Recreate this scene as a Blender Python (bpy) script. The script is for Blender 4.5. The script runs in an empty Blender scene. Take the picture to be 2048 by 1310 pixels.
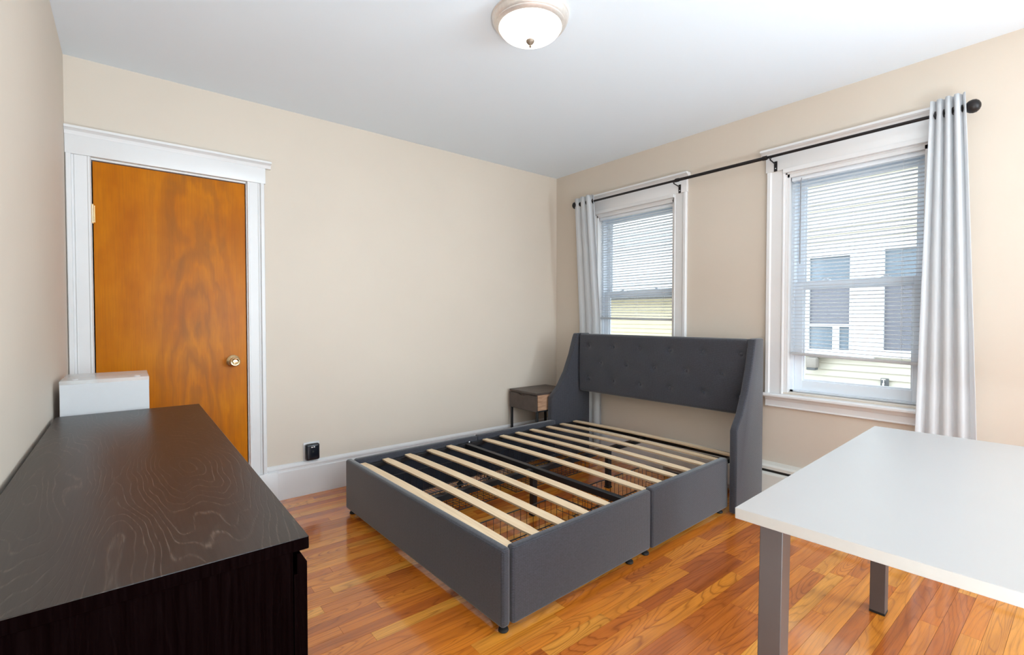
import bpy, bmesh, math, random
from mathutils import Vector, Matrix
random.seed(7)
S = bpy.context.scene
COL = S.collection
R = math.radians

# ------------------------------------------------------------------ camera
cam = bpy.data.cameras.new('camera'); cam_o = bpy.data.objects.new('camera', cam); COL.objects.link(cam_o)
cam.sensor_width = 36.0; cam.sensor_fit = 'HORIZONTAL'; cam.lens = 36.0 * 955.0 / 2048.0
cam.clip_start = 0.02
YAW, PITCH = R(51.15), R(-1.2)
cam_o.location = (0, 0, 1.17)
cam_o.rotation_euler = (R(90) + PITCH, 0, YAW - R(90))
S.camera = cam_o

# ------------------------------------------------------------------ sky, lights, exposure
S.view_settings.view_transform = 'Standard'; S.view_settings.look = 'None'
S.view_settings.gamma = 1.0; S.view_settings.use_curve_mapping = False
S.view_settings.exposure = -0.03
W = bpy.data.worlds.new('overcast_sky'); S.world = W; W.use_nodes = True
wn = W.node_tree; wn.nodes.clear()
wo = wn.nodes.new('ShaderNodeOutputWorld'); wb = wn.nodes.new('ShaderNodeBackground')
wc = wn.nodes.new('ShaderNodeTexCoord'); ws = wn.nodes.new('ShaderNodeSeparateXYZ'); wr = wn.nodes.new('ShaderNodeValToRGB')
wn.links.new(wc.outputs['Generated'], ws.inputs[0]); wn.links.new(ws.outputs['Z'], wr.inputs[0])
wr.color_ramp.elements[0].position = 0.0; wr.color_ramp.elements[0].color = (0.84, 0.93, 1.0, 1)
wr.color_ramp.elements[1].position = 0.7; wr.color_ramp.elements[1].color = (0.72, 0.86, 1.0, 1)
wn.links.new(wr.outputs[0], wb.inputs[0]); wb.inputs[1].default_value = 6.0
wn.links.new(wb.outputs[0], wo.inputs[0])

def area(name, loc, rot, sx, sy, power=0, color=(1, 1, 1), portal=False):
    l = bpy.data.lights.new(name, 'AREA'); l.shape = 'RECTANGLE'; l.size = sx; l.size_y = sy
    l.energy = power; l.color = color
    if portal: l.cycles.is_portal = True
    o = bpy.data.objects.new(name, l); COL.objects.link(o); o.location = loc; o.rotation_euler = rot
    return o
# portals only guide the sky light through the openings (they emit nothing)
area('window_portal', (3.46, 2.43, 1.38), (0, R(90), 0), 1.36, 0.78, portal=True)
area('window_portal', (3.46, 0.92, 1.38), (0, R(90), 0), 1.36, 0.69, portal=True)
# unseen fill lights, added to brighten the room
# two behind the camera, one to its right, one low down facing the ceiling
FILL_COL = (0.70, 0.88, 1.0)
area('side_window_light', (2.75, -1.55, 1.45), (0, R(90), R(-20)), 1.35, 1.2, power=122, color=FILL_COL)
area('rear_window_light', (0.75, -2.9, 1.45), (R(90), 0, 0), 1.7, 1.7, power=52, color=FILL_COL)
area('rear_window_light', (2.3, -2.9, 1.45), (R(90), 0, R(15)), 1.5, 1.7, power=32, color=FILL_COL)
area('ceiling_bounce', (0.35, -0.85, 0.30), (R(180), 0, 0), 0.9, 1.2, power=92, color=FILL_COL)

# ------------------------------------------------------------------ mesh helpers
def bm_box(bm, x0, x1, y0, y1, z0, z1, bev=0.0, seg=2, M=None):
    vs = [bm.verts.new(p) for p in ((x0,y0,z0),(x1,y0,z0),(x1,y1,z0),(x0,y1,z0),(x0,y0,z1),(x1,y0,z1),(x1,y1,z1),(x0,y1,z1))]
    fs = [bm.faces.new([vs[i] for i in f]) for f in ((0,3,2,1),(4,5,6,7),(0,1,5,4),(1,2,6,5),(2,3,7,6),(3,0,4,7))]
    if bev > 0:
        es = list({e for f in fs for e in f.edges})
        r = bmesh.ops.bevel(bm, geom=es, offset=bev, segments=seg, profile=0.5, affect='EDGES')
        vs = list({v for f in r['faces'] for v in f.verts} | {v for v in vs if v.is_valid})
    if M is not None: bmesh.ops.transform(bm, matrix=M, verts=vs)
    return vs

def bm_prism(bm, pts, axis, a, b, M=None):
    """extrude 2D outline pts along axis ('x','y','z') from a to b; pts are the other two coords in order"""
    def P(p, t):
        if axis == 'x': return (t, p[0], p[1])
        if axis == 'y': return (p[0], t, p[1])
        return (p[0], p[1], t)
    A = [bm.verts.new(P(p, a)) for p in pts]; B = [bm.verts.new(P(p, b)) for p in pts]
    n = len(pts)
    fs = [bm.faces.new(A), bm.faces.new(B[::-1])]
    for i in range(n): fs.append(bm.faces.new((A[i], B[i], B[(i+1) % n], A[(i+1) % n])))
    bmesh.ops.recalc_face_normals(bm, faces=fs)
    if M is not None: bmesh.ops.transform(bm, matrix=M, verts=A + B)
    return A + B

def bm_tube(bm, p0, p1, r, n=8, r2=None):
    p0, p1 = Vector(p0), Vector(p1); d = (p1 - p0).normalized()
    q = d.to_track_quat('Z', 'Y'); r2 = r if r2 is None else r2
    A = []; B = []
    for i in range(n):
        t = 2 * math.pi * i / n; o = Vector((math.cos(t), math.sin(t), 0))
        A.append(bm.verts.new(p0 + q @ (o * r))); B.append(bm.verts.new(p1 + q @ (o * r2)))
    for i in range(n): bm.faces.new((A[i], A[(i+1) % n], B[(i+1) % n], B[i]))
    bm.faces.new(A[::-1]); bm.faces.new(B)

def bm_lathe(bm, prof, n=32, M=None):
    """prof: (radius, z) list"""
    rings = []
    for r, z in prof:
        if r < 1e-5: rings.append([bm.verts.new((0, 0, z))])
        else: rings.append([bm.verts.new((r * math.cos(2*math.pi*i/n), r * math.sin(2*math.pi*i/n), z)) for i in range(n)])
    fs = []
    for a, b in zip(rings, rings[1:]):
        for i in range(n):
            j = (i + 1) % n
            if len(a) == 1 and len(b) == 1: continue
            if len(a) == 1: fs.append(bm.faces.new((a[0], b[j], b[i])))
            elif len(b) == 1: fs.append(bm.faces.new((a[i], a[j], b[0])))
            else: fs.append(bm.faces.new((a[i], a[j], b[j], b[i])))
    bmesh.ops.recalc_face_normals(bm, faces=fs)
    vs = [v for r in rings for v in r]
    if M is not None: bmesh.ops.transform(bm, matrix=M, verts=vs)

def mesh_of(name, bm, mat, smooth=False):
    me = bpy.data.meshes.new(name); bm.normal_update(); bm.to_mesh(me); bm.free()
    if mat: me.materials.append(mat)
    if smooth:
        for p in me.polygons: p.use_smooth = True
        try: me.set_sharp_from_angle(angle=R(40))
        except Exception: pass
    return me

def obj(name, bm, mat, parent=None, smooth=False, loc=None):
    o = bpy.data.objects.new(name, mesh_of(name, bm, mat, smooth)); COL.objects.link(o)
    if parent is not None: o.parent = parent
    if loc is not None: o.location = loc
    return o

def boxo(name, b, mat, parent=None, bev=0.0, seg=2, smooth=None, M=None):
    bm = bmesh.new(); bm_box(bm, *b, bev=bev, seg=seg, M=M)
    return obj(name, bm, mat, parent, smooth=(bev > 0) if smooth is None else smooth)

def thing(name, label, cat, loc=(0, 0, 0), rz=0, group=None):
    o = bpy.data.objects.new(name, None); COL.objects.link(o); o.location = loc; o.rotation_euler = (0, 0, rz)
    o.empty_display_size = 0.1
    o['label'] = label; o['category'] = cat
    if group: o['group'] = group
    return o
def struct(o):
    o['kind'] = 'structure'; return o
def sempty(name):
    o = bpy.data.objects.new(name, None); COL.objects.link(o); o['kind'] = 'structure'; return o

# ------------------------------------------------------------------ material helpers
class NT:
    def __init__(s, name):
        s.m = bpy.data.materials.new(name); s.m.use_nodes = True; s.t = s.m.node_tree
        s.b = s.t.nodes['Principled BSDF']
    def n(s, typ, **kw):
        x = s.t.nodes.new(typ)
        for k, v in kw.items(): setattr(x, k, v)
        return x
    def l(s, a, b): s.t.links.new(a, b)
    def set(s, **kw):
        for k, v in kw.items():
            k = k.replace('_', ' ')
            s.b.inputs[k].default_value = (v if not isinstance(v, tuple) or len(v) == 4 or k == 'Normal' else (*v, 1))
    def math(s, op, a, b=None, c=None):
        x = s.n('ShaderNodeMath', operation=op)
        for i, v in enumerate((a, b, c)):
            if v is None: continue
            if isinstance(v, (int, float)): x.inputs[i].default_value = v
            else: s.l(v, x.inputs[i])
        return x.outputs[0]
    def ramp(s, fac, stops, interp='LINEAR'):
        x = s.n('ShaderNodeValToRGB'); cr = x.color_ramp; cr.interpolation = interp
        while len(cr.elements) < len(stops): cr.elements.new(0.5)
        for e, (p, c) in zip(cr.elements, stops): e.position = p; e.color = (*c, 1)
        s.l(fac, x.inputs[0]); return x.outputs[0]
    def mix(s, fac, a, b, mode='MIX'):
        x = s.n('ShaderNodeMix', data_type='RGBA', blend_type=mode)
        for i, v in ((0, fac), (6, a), (7, b)):
            if isinstance(v, (int, float)): x.inputs[i].default_value = v
            elif isinstance(v, tuple): x.inputs[i].default_value = (*v, 1)
            else: s.l(v, x.inputs[i])
        return x.outputs[2]
    def noise(s, vec, scale, detail=3, rough=0.5, dist=0.0):
        x = s.n('ShaderNodeTexNoise'); s.l(vec, x.inputs['Vector'])
        x.inputs['Scale'].default_value = scale; x.inputs['Detail'].default_value = detail
        x.inputs['Roughness'].default_value = rough; x.inputs['Distortion'].default_value = dist
        return x.outputs['Fac']
    def mapping(s, vec, scale=(1,1,1), loc=(0,0,0), rot=(0,0,0)):
        x = s.n('ShaderNodeMapping'); s.l(vec, x.inputs[0])
        x.inputs['Scale'].default_value = scale; x.inputs['Location'].default_value = loc; x.inputs['Rotation'].default_value = rot
        return x.outputs[0]
    def bump(s, h, strength, dist=0.002):
        x = s.n('ShaderNodeBump'); x.inputs['Strength'].default_value = strength; x.inputs['Distance'].default_value = dist
        s.l(h, x.inputs['Height']); s.l(x.outputs[0], s.b.inputs['Normal'])
    def pos(s): return s.n('ShaderNodeNewGeometry').outputs['Position']
    def objc(s): return s.n('ShaderNodeTexCoord').outputs['Object']

def plain(name, col, rough=0.5, metal=0.0, noise=0.0, nscale=30, bump=0.0, **kw):
    t = NT(name); t.set(Base_Color=col, Roughness=rough, Metallic=metal, **kw)
    p = t.objc()
    if noise > 0:
        f = t.noise(p, nscale, 4, 0.6)
        c = t.ramp(f, [(0.3, tuple(x * (1 - noise) for x in col)), (0.7, tuple(min(1, x * (1 + noise)) for x in col))])
        t.l(c, t.b.inputs['Base Color'])
    if bump > 0: t.bump(t.noise(p, 250, 2, 0.5), bump, 0.001)
    return t.m

M = {}
M['wall'] = plain('wall_paint', (0.645, 0.55, 0.458), 0.62, noise=0.02, nscale=1.5, bump=0.06)
M['ceiling'] = plain('ceiling_paint', (0.80, 0.86, 0.92), 0.8, noise=0.01, nscale=1.0, bump=0.05)
M['trim'] = plain('white_gloss_trim', (0.74, 0.715, 0.705), 0.32, noise=0.015, nscale=6, bump=0.02)
M['vinyl'] = plain('white_vinyl', (0.80, 0.84, 0.90), 0.35, noise=0.01, nscale=6)
M['heater'] = plain('cream_enamel', (0.70, 0.67, 0.61), 0.4, noise=0.03, nscale=8)
M['black_metal'] = plain('black_powder_coat', (0.012, 0.012, 0.014), 0.42, 0.0, noise=0.1, nscale=40)
M['rod'] = plain('dark_bronze_rod', (0.022, 0.018, 0.018), 0.38, 0.5, noise=0.2, nscale=60)
M['nickel'] = plain('brushed_nickel', (0.80, 0.74, 0.69), 0.34, 0.65, noise=0.05, nscale=80)
M['finial'] = plain('aged_nickel_finial', (0.20, 0.15, 0.11), 0.4, 0.3, noise=0.05, nscale=80)
M['brass'] = plain('polished_brass', (0.80, 0.60, 0.34), 0.18, 1.0, noise=0.06, nscale=60)
M['chrome'] = plain('bright_screw_steel', (0.7, 0.7, 0.72), 0.25, 1.0, noise=0.03)
M['slot'] = plain('dark_recess', (0.02, 0.018, 0.016), 0.8, noise=0.1)
M['black_plastic'] = plain('black_gloss_plastic', (0.008, 0.009, 0.014), 0.2, noise=0.1, nscale=50)
M['white_plastic'] = plain('white_plastic', (0.60, 0.58, 0.58), 0.4, noise=0.01)
M['desk'] = plain('white_laminate', (0.41, 0.378, 0.36), 0.30, noise=0.012, nscale=3, bump=0.02)
M['desk_edge'] = plain('off_white_edge_band', (0.42, 0.385, 0.35), 0.45, noise=0.02)
M['leg'] = plain('warm_grey_leg_enamel', (0.10, 0.083, 0.080), 0.42, noise=0.03, nscale=15)
M['rubber'] = plain('black_rubber', (0.01, 0.01, 0.01), 0.7, noise=0.1)
M['blind'] = plain('white_aluminium_slat', (0.80, 0.82, 0.86), 0.38, noise=0.01)
M['blind_rail'] = plain('grey_white_blind_rail', (0.55, 0.55, 0.56), 0.4, noise=0.01)
M['cord'] = plain('blind_cord', (0.7, 0.7, 0.7), 0.8, noise=0.05)
M['wand'] = plain('grey_wand', (0.25, 0.25, 0.27), 0.3, noise=0.05)
M['ns_dark'] = plain('dark_walnut', (0.075, 0.052, 0.043), 0.42, noise=0.2, nscale=12)
M['backing'] = plain('black_drawer_backing_cloth', (0.010, 0.011, 0.018), 0.85, noise=0.15, nscale=90)

def fabric(name, col, col2):
    t = NT(name); p = t.objc()
    w1 = t.n('ShaderNodeTexWave', wave_type='BANDS', bands_direction='Z'); t.l(t.mapping(p, (1, 1, 1)), w1.inputs[0]); w1.inputs['Scale'].default_value = 52; w1.inputs['Distortion'].default_value = 2.5; w1.inputs['Detail Scale'].default_value = 3
    sp = t.n('ShaderNodeSeparateXYZ'); t.l(p, sp.inputs[0]); cb = t.n('ShaderNodeCombineXYZ'); t.l(t.math('ADD', sp.outputs[0], sp.outputs[1]), cb.inputs[0]); t.l(t.math('MULTIPLY', sp.outputs[2], 0.1), cb.inputs[2])
    w2 = t.n('ShaderNodeTexWave', wave_type='BANDS', bands_direction='X'); t.l(cb.outputs[0], w2.inputs[0]); w2.inputs['Scale'].default_value = 62; w2.inputs['Distortion'].default_value = 2.0
    nz = t.noise(t.mapping(p, (1, 1, 2.2)), 95, 4, 0.75)
    h = t.math('MULTIPLY', w1.outputs['Fac'], w2.outputs['Fac'])
    k = t.math('ADD', t.math('MULTIPLY', h, 0.45), t.math('MULTIPLY', nz, 0.6))
    t.l(t.ramp(k, [(0.2, col), (0.75, col2)]), t.b.inputs['Base Color'])
    t.set(Roughness=0.85); t.b.inputs['Sheen Weight'].default_value = 0.35; t.b.inputs['Sheen Roughness'].default_value = 0.5
    t.bump(k, 0.5, 0.0012)
    return t.m
M['fabric'] = fabric('charcoal_linen', (0.013, 0.012, 0.014), (0.058, 0.058, 0.078))

def slatwood():
    t = NT('pale_birch_slat'); p = t.pos()
    oi = t.n('ShaderNodeObjectInfo')
    v = t.mapping(p, (60, 2.2, 60)); a = t.n('ShaderNodeVectorMath', operation='ADD'); t.l(v, a.inputs[0])
    cx = t.n('ShaderNodeCombineXYZ'); t.l(t.math('MULTIPLY', oi.outputs['Random'], 50), cx.inputs[0]); t.l(t.math('MULTIPLY', oi.outputs['Random'], 20), cx.inputs[1]); t.l(cx.outputs[0], a.inputs[1])
    f = t.noise(a.outputs[0], 2.0, 4, 0.6)
    t.l(t.ramp(f, [(0.3, (0.74, 0.53, 0.32)), (0.6, (0.86, 0.66, 0.44)), (0.8, (0.90, 0.73, 0.53))]), t.b.inputs['Base Color'])
    t.set(Roughness=0.5); t.bump(f, 0.08, 0.001)
    return t.m
M['slat'] = slatwood()

def ply():
    t = NT('laminated_slat_edge'); p = t.pos(); s = t.n('ShaderNodeSeparateXYZ'); t.l(p, s.inputs[0])
    f = t.math('FRACT', t.math('MULTIPLY', s.outputs[2], 220))
    t.l(t.ramp(f, [(0.3, (0.42, 0.26, 0.14)), (0.6, (0.66, 0.49, 0.32))]), t.b.inputs['Base Color']); t.set(Roughness=0.6)
    return t.m

def plankwood():
    t = NT('red_oak_strip_floor'); p = t.pos()
    g = t.n('ShaderNodeNewGeometry'); oi = t.n('ShaderNodeObjectInfo')
    rnd = t.math('FRACT', t.math('ADD', oi.outputs['Random'], t.math('MULTIPLY', g.outputs['Random Per Island'], 7.13)))
    rnd2 = t.math('FRACT', t.math('MULTIPLY', rnd, 37.7))
    off = t.n('ShaderNodeCombineXYZ'); t.l(t.math('MULTIPLY', rnd, 41.0), off.inputs[0]); t.l(t.math('MULTIPLY', rnd, 17.3), off.inputs[1]); t.l(t.math('MULTIPLY', rnd2, 9.1), off.inputs[2])
    def shifted(scale):
        a = t.n('ShaderNodeVectorMath', operation='ADD'); t.l(t.mapping(p, scale), a.inputs[0]); t.l(off.outputs[0], a.inputs[1]); return a.outputs[0]
    # cathedral figure: contour lines of a stretched noise field
    fld = t.noise(shifted((1.1, 9.0, 1)), 1.0, 1.5, 0.45, 0.25)
    ring = t.math('FRACT', t.math('MULTIPLY', fld, t.math('ADD', 14.0, t.math('MULTIPLY', rnd2, 12.0))))
    line = t.ramp(ring, [(0.0, (1, 1, 1)), (0.16, (0.25, 0.25, 0.25)), (0.5, (0, 0, 0)), (0.86, (0.12, 0.12, 0.12)), (1.0, (1, 1, 1))])
    pores = t.noise(shifted((6, 260, 1)), 1.0, 3, 0.65)
    poreline = t.ramp(pores, [(0.50, (0, 0, 0)), (0.68, (1, 1, 1))])
    broad = t.noise(shifted((1.6, 22, 1)), 1.0, 3, 0.55)
    base = t.ramp(rnd, [(0.0, (0.48, 0.115, 0.014)), (0.25, (0.62, 0.165, 0.016)), (0.5, (0.73, 0.210, 0.018)), (0.75, (0.80, 0.265, 0.024)), (1.0, (0.86, 0.36, 0.048))])
    tone = t.ramp(broad, [(0.3, (0.66, 0.60, 0.55)), (0.55, (1, 1, 1)), (0.75, (1.0, 1.0, 1.0))])
    c = t.mix(0.8, base, tone, 'MULTIPLY')
    strength = t.math('MULTIPLY', t.math('ADD', 0.22, t.math('MULTIPLY', rnd2, 0.5)), line)
    c = t.mix(strength, c, t.mix(1.0, c, (0.36, 0.26, 0.22), 'MULTIPLY'))
    c = t.mix(t.math('MULTIPLY', poreline, 0.38), c, t.mix(1.0, c, (0.45, 0.36, 0.32), 'MULTIPLY'))
    t.l(c, t.b.inputs['Base Color'])
    rr = t.noise(t.mapping(p, (3, 3, 1)), 2.0, 3, 0.6)
    t.l(t.math('ADD', 0.14, t.math('MULTIPLY', rr, 0.12)), t.b.inputs['Roughness'])
    t.set(Coat_Weight=0.75, Coat_Roughness=0.08)
    t.bump(t.math('ADD', t.math('MULTIPLY', poreline, -0.3), t.math('MULTIPLY', t.noise(t.mapping(p, (1, 6, 1)), 3.0, 2, 0.5), 2.0)), 0.10, 0.002)
    return t.m
M['plank'] = plankwood()
M['subfloor'] = plain('dark_floor_joint', (0.05, 0.018, 0.008), 0.6, noise=0.2)

def doorwood():
    t = NT('honey_veneer_door'); p = t.objc()
    s = t.n('ShaderNodeSeparateXYZ'); t.l(p, s.inputs[0])
    warp = t.math('MULTIPLY', t.math('SUBTRACT', t.noise(t.mapping(p, (4, 1, 1.1)), 1.6, 3, 0.55), 0.5), 1.0)
    warp2 = t.math('MULTIPLY', t.math('SUBTRACT', t.noise(t.mapping(p, (9, 1, 2)), 2.4, 3, 0.6), 0.5), 0.35)
    dx = t.math('ABSOLUTE', t.math('SUBTRACT', s.outputs[0], 0.445))
    # bookmatched arches: distance field around the centre line
    arch = t.math('SQRT', t.math('ADD', t.math('POWER', t.math('MULTIPLY', dx, 7.0), 2), t.math('POWER', t.math('SUBTRACT', s.outputs[2], 0.45), 2)))
    v = t.math('ADD', arch, t.math('ADD', warp, warp2))
    band = t.math('SINE', t.math('MULTIPLY', v, 17.0))
    band2 = t.math('SINE', t.math('MULTIPLY', v, 47.0))
    near = t.ramp(dx, [(0.0, (1, 1, 1)), (0.13, (0.7, 0.7, 0.7)), (0.24, (0.0, 0.0, 0.0))])
    fine = t.noise(t.mapping(p, (85, 1, 3.0)), 1.6, 4, 0.65)
    cloud = t.noise(t.mapping(p, (3.0, 1, 1.6)), 1.7, 3, 0.55)
    spots = t.noise(t.mapping(p, (9, 1, 3.2), loc=(2.3, 0, 0.2)), 1.0, 3, 0.5, 0.6)
    c = t.ramp(cloud, [(0.30, (0.43, 0.112, 0.002)), (0.5, (0.52, 0.150, 0.002)), (0.72, (0.59, 0.190, 0.004))])
    d = t.math('MULTIPLY', near, t.math('MULTIPLY', t.math('ADD', 1.0, band), 0.32))
    c = t.mix(d, c, (0.29, 0.092, 0.012))
    c = t.mix(t.math('MULTIPLY', near, t.math('MULTIPLY', t.math('ADD', 1.0, band2), 0.06)), c, (0.22, 0.072, 0.012))
    lo = t.math('MULTIPLY', near, t.math('MULTIPLY', t.math('MAXIMUM', t.math('SUBTRACT', spots, 0.55), 0.0), 3.2))
    c = t.mix(lo, c, (0.22, 0.085, 0.018))
    c = t.mix(t.math('MULTIPLY', t.math('MAXIMUM', t.math('SUBTRACT', fine, 0.45), 0.0), 1.1), c, (0.24, 0.075, 0.010))
    t.l(c, t.b.inputs['Base Color']); t.set(Roughness=0.42); t.b.inputs['Specular IOR Level'].default_value = 0.22
    t.bump(fine, 0.05, 0.001)
    return t.m
M['door'] = doorwood()

def espresso(name, horizontal):
    t = NT(name); p = t.objc()
    s = t.n('ShaderNodeSeparateXYZ'); t.l(p, s.inputs[0])
    if horizontal:   # local x across, y along the grain, two knots
        wv = t.math('MULTIPLY', t.math('SUBTRACT', t.noise(t.mapping(p, (9, 2.0, 1)), 1.1, 2, 0.45), 0.5), 0.55)
        def knot(x, y, kx, ky):
            return t.math('SQRT', t.math('ADD', t.math('POWER', t.math('MULTIPLY', t.math('SUBTRACT', s.outputs[0], x), kx), 2), t.math('POWER', t.math('MULTIPLY', t.math('SUBTRACT', s.outputs[1], y), ky), 2)))
        k1 = knot(0.345, 0.60, 4.6, 0.85); k2 = knot(0.05, 0.60, 5.0, 0.7)
        k = t.n('ShaderNodeMath', operation='SMOOTH_MIN'); t.l(k1, k.inputs[0]); t.l(k2, k.inputs[1]); k.inputs[2].default_value = 0.3
        v = t.math('ADD', k.outputs[0], wv)
        fr = t.math('FRACT', t.math('MULTIPLY', v, 19.0))
        gs = t.mapping(p, (160, 6, 1))
    else:
        fld = t.noise(t.mapping(p, (9, 9, 1.0)), 1.0, 1.5, 0.4, 0.3)
        fr = t.math('FRACT', t.math('MULTIPLY', fld, 22.0))
        gs = t.mapping(p, (160, 160, 5))
    line = t.ramp(fr, [(0.0, (0, 0, 0)), (0.38, (0, 0, 0)), (0.5, (1, 1, 1)), (0.64, (0, 0, 0)), (1.0, (0, 0, 0))])
    fine = t.noise(gs, 1.0, 3, 0.65)
    line = t.math('MULTIPLY', line, t.ramp(t.noise(t.mapping(p, (300, 22, 22)), 1.0, 2, 0.5), [(0.38, (0.15, 0.15, 0.15)), (0.6, (1, 1, 1))]))
    brk = t.ramp(t.noise(t.mapping(p, (10, 3, 3)), 1.4, 2, 0.5), [(0.35, (0, 0, 0)), (0.65, (1, 1, 1))])
    base = t.ramp(fine, [(0.35, (0.010, 0.0065, 0.006)), (0.7, (0.022, 0.015, 0.013))] if horizontal else [(0.35, (0.0015, 0.0005, 0.0005)), (0.7, (0.003, 0.0013, 0.0013))])  # near-black base on the sides stands in for their shade
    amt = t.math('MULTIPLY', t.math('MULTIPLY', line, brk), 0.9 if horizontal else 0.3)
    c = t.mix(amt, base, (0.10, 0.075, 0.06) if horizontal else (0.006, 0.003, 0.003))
    t.l(c, t.b.inputs['Base Color']); t.set(Roughness=0.36 if horizontal else 0.6); t.b.inputs['Specular IOR Level'].default_value = 0.5 if horizontal else 0.0; t.b.inputs['IOR'].default_value = 1.5 if horizontal else 1.08
    t.bump(t.math('ADD', t.math('MULTIPLY', line, -0.6), t.math('MULTIPLY', fine, 0.5)), 0.22, 0.0012)
    return t.m
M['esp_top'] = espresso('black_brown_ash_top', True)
M['esp'] = espresso('black_brown_ash_side', False)  # shaded copy of the ash, shade put into a blacker colour

def nswood():
    t = NT('rustic_oak_side'); p = t.objc()
    f = t.noise(t.mapping(p, (8, 8, 60)), 1.0, 4, 0.6, 0.3)
    t.l(t.ramp(f, [(0.3, (0.26, 0.13, 0.07)), (0.55, (0.42, 0.235, 0.14)), (0.8, (0.52, 0.33, 0.21))]), t.b.inputs['Base Color']); t.set(Roughness=0.55)
    return t.m
M['ns_oak'] = nswood()

def curtainmat():
    t = NT('white_cotton_curtain'); p = t.objc()
    f = t.noise(t.mapping(p, (1, 1, 0.3)), 300, 2, 0.6)
    t.set(Base_Color=(0.78, 0.78, 0.79), Roughness=0.9); t.bump(f, 0.12, 0.0006)
    tr = t.n('ShaderNodeBsdfTranslucent'); tr.inputs[0].default_value = (0.85, 0.86, 0.88, 1)
    mx = t.n('ShaderNodeMixShader'); mx.inputs[0].default_value = 0.45
    t.l(t.b.outputs[0], mx.inputs[1]); t.l(tr.outputs[0], mx.inputs[2]); t.l(mx.outputs[0], t.t.nodes['Material Output'].inputs[0])
    return t.m
M['curtain'] = curtainmat()

def glassmat():
    t = NT('window_glass')
    g = t.n('ShaderNodeBsdfTransparent'); g.inputs[0].default_value = (0.97, 0.985, 0.98, 1)
    gl = t.n('ShaderNodeBsdfGlossy'); gl.inputs['Roughness'].default_value = 0.02
    fr = t.n('ShaderNodeFresnel'); fr.inputs[0].default_value = 1.45
    mx = t.n('ShaderNodeMixShader'); t.l(t.math('MULTIPLY', fr.outputs[0], 0.6), mx.inputs[0]); t.l(g.outputs[0], mx.inputs[1]); t.l(gl.outputs[0], mx.inputs[2])
    t.l(mx.outputs[0], t.t.nodes['Material Output'].inputs[0])
    return t.m
M['glass'] = glassmat()

def clearplastic():
    t = NT('frosted_clear_plastic')
    g = t.n('ShaderNodeBsdfTransparent'); g.inputs[0].default_value = (0.95, 0.95, 0.95, 1)
    t.set(Base_Color=(0.86, 0.83, 0.80), Roughness=0.25)
    mx = t.n('ShaderNodeMixShader'); mx.inputs[0].default_value = 0.45
    t.l(g.outputs[0], mx.inputs[1]); t.l(t.b.outputs[0], mx.inputs[2]); t.l(mx.outputs[0], t.t.nodes['Material Output'].inputs[0])
    return t.m
M['clear'] = clearplastic()

def dome():
    t = NT('lit_frosted_glass_dome')
    t.set(Base_Color=(0.9, 0.88, 0.84), Roughness=0.3)
    lw = t.n('ShaderNodeLayerWeight'); lw.inputs[0].default_value = 0.35
    c = t.ramp(lw.outputs['Facing'], [(0.0, (1.0, 0.97, 0.92)), (0.55, (0.6, 0.56, 0.5)), (1.0, (0.19, 0.165, 0.13))])
    t.l(c, t.b.inputs['Emission Color']); t.b.inputs['Emission Strength'].default_value = 6.0
    return t.m
M['dome'] = dome()
M['siding'] = plain('cream_vinyl_siding', (0.46, 0.42, 0.34), 0.55, noise=0.03, nscale=4)
M['siding2'] = plain('pale_yellow_siding', (0.42, 0.36, 0.23), 0.55, noise=0.03, nscale=4)
M['ext_white_siding'] = plain('white_vinyl_siding', (0.50, 0.50, 0.49), 0.5, noise=0.02)
M['ext_trim'] = plain('exterior_white_trim', (0.60, 0.60, 0.60), 0.5, noise=0.02)
M['roof'] = plain('grey_roof', (0.10, 0.10, 0.10), 0.9, noise=0.15, nscale=20)
M['ground'] = plain('grey_driveway', (0.30, 0.29, 0.28), 0.9, noise=0.1, nscale=5)
M['found'] = plain('concrete_foundation', (0.24, 0.21, 0.18), 0.9, noise=0.08, nscale=10)
M['pane_far'] = plain('dim_window_pane', (0.14, 0.17, 0.20), 0.08, noise=0.05, nscale=2)
M['pane_dark'] = plain('dark_screened_pane', (0.13, 0.13, 0.15), 0.35, noise=0.05, nscale=2)

# ------------------------------------------------------------------ room shell
XL, XR, YA, YR, H = -0.236, 3.214, 3.31, -3.0, 2.495
WO = (0.70, 2.07)                       # window opening heights
WN = ((2.04, 2.82), (0.575, 1.265))     # window openings in y (window_1, window_2)
# floor
fl = struct(boxo('floor', (XL - .1, XR + .1, YR - .1, YA + .1, -0.12, -0.012), M['subfloor']))
# planks
PW = 0.0572
def visible_score(x, y):
    dx, dy = x, y
    fx, fy = math.cos(YAW), math.sin(YAW)
    f = dx * fx + dy * fy; r = dx * fy - dy * fx
    if f < 0.35: return None
    px = 1024 + 955 * r / f; py = 655 + 955 * (1.17 / f) + 20
    if px < 300 or px > 2250 or py > 1500: return None
    if x < 0.30 and y < 2.6: return None
    return math.hypot(x, y)
planks = []
y = YR; row = 0
while y < YA - 0.001:
    x = XL - random.random() * 0.6
    while x < XR:
        L = random.choice((0.32, 0.42, 0.55, 0.7, 0.85, 1.0, 1.2))
        x0, x1 = max(x, XL), min(x + L, XR)
        if x1 - x0 > 0.02: planks.append((x0, x1, y, min(y + PW, YA)))
        x += L
    y += PW; row += 1
sc = []
for p in planks:
    best = None
    for q in (p[0], (p[0] + p[1]) / 2, p[1]):
        s_ = visible_score(q, (p[2] + p[3]) / 2)
        if s_ is not None and (best is None or s_ < best): best = s_
    sc.append((best if best is not None else 99, p))
sc.sort(key=lambda t: t[0])
unit = bmesh.new()
bm_box(unit, -0.5, 0.5, -0.5, 0.5, -1, 0)
unit_me = mesh_of('plank', unit, M['plank'])
n_ind = 0
rest = bmesh.new()
g = 0.0004
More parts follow.
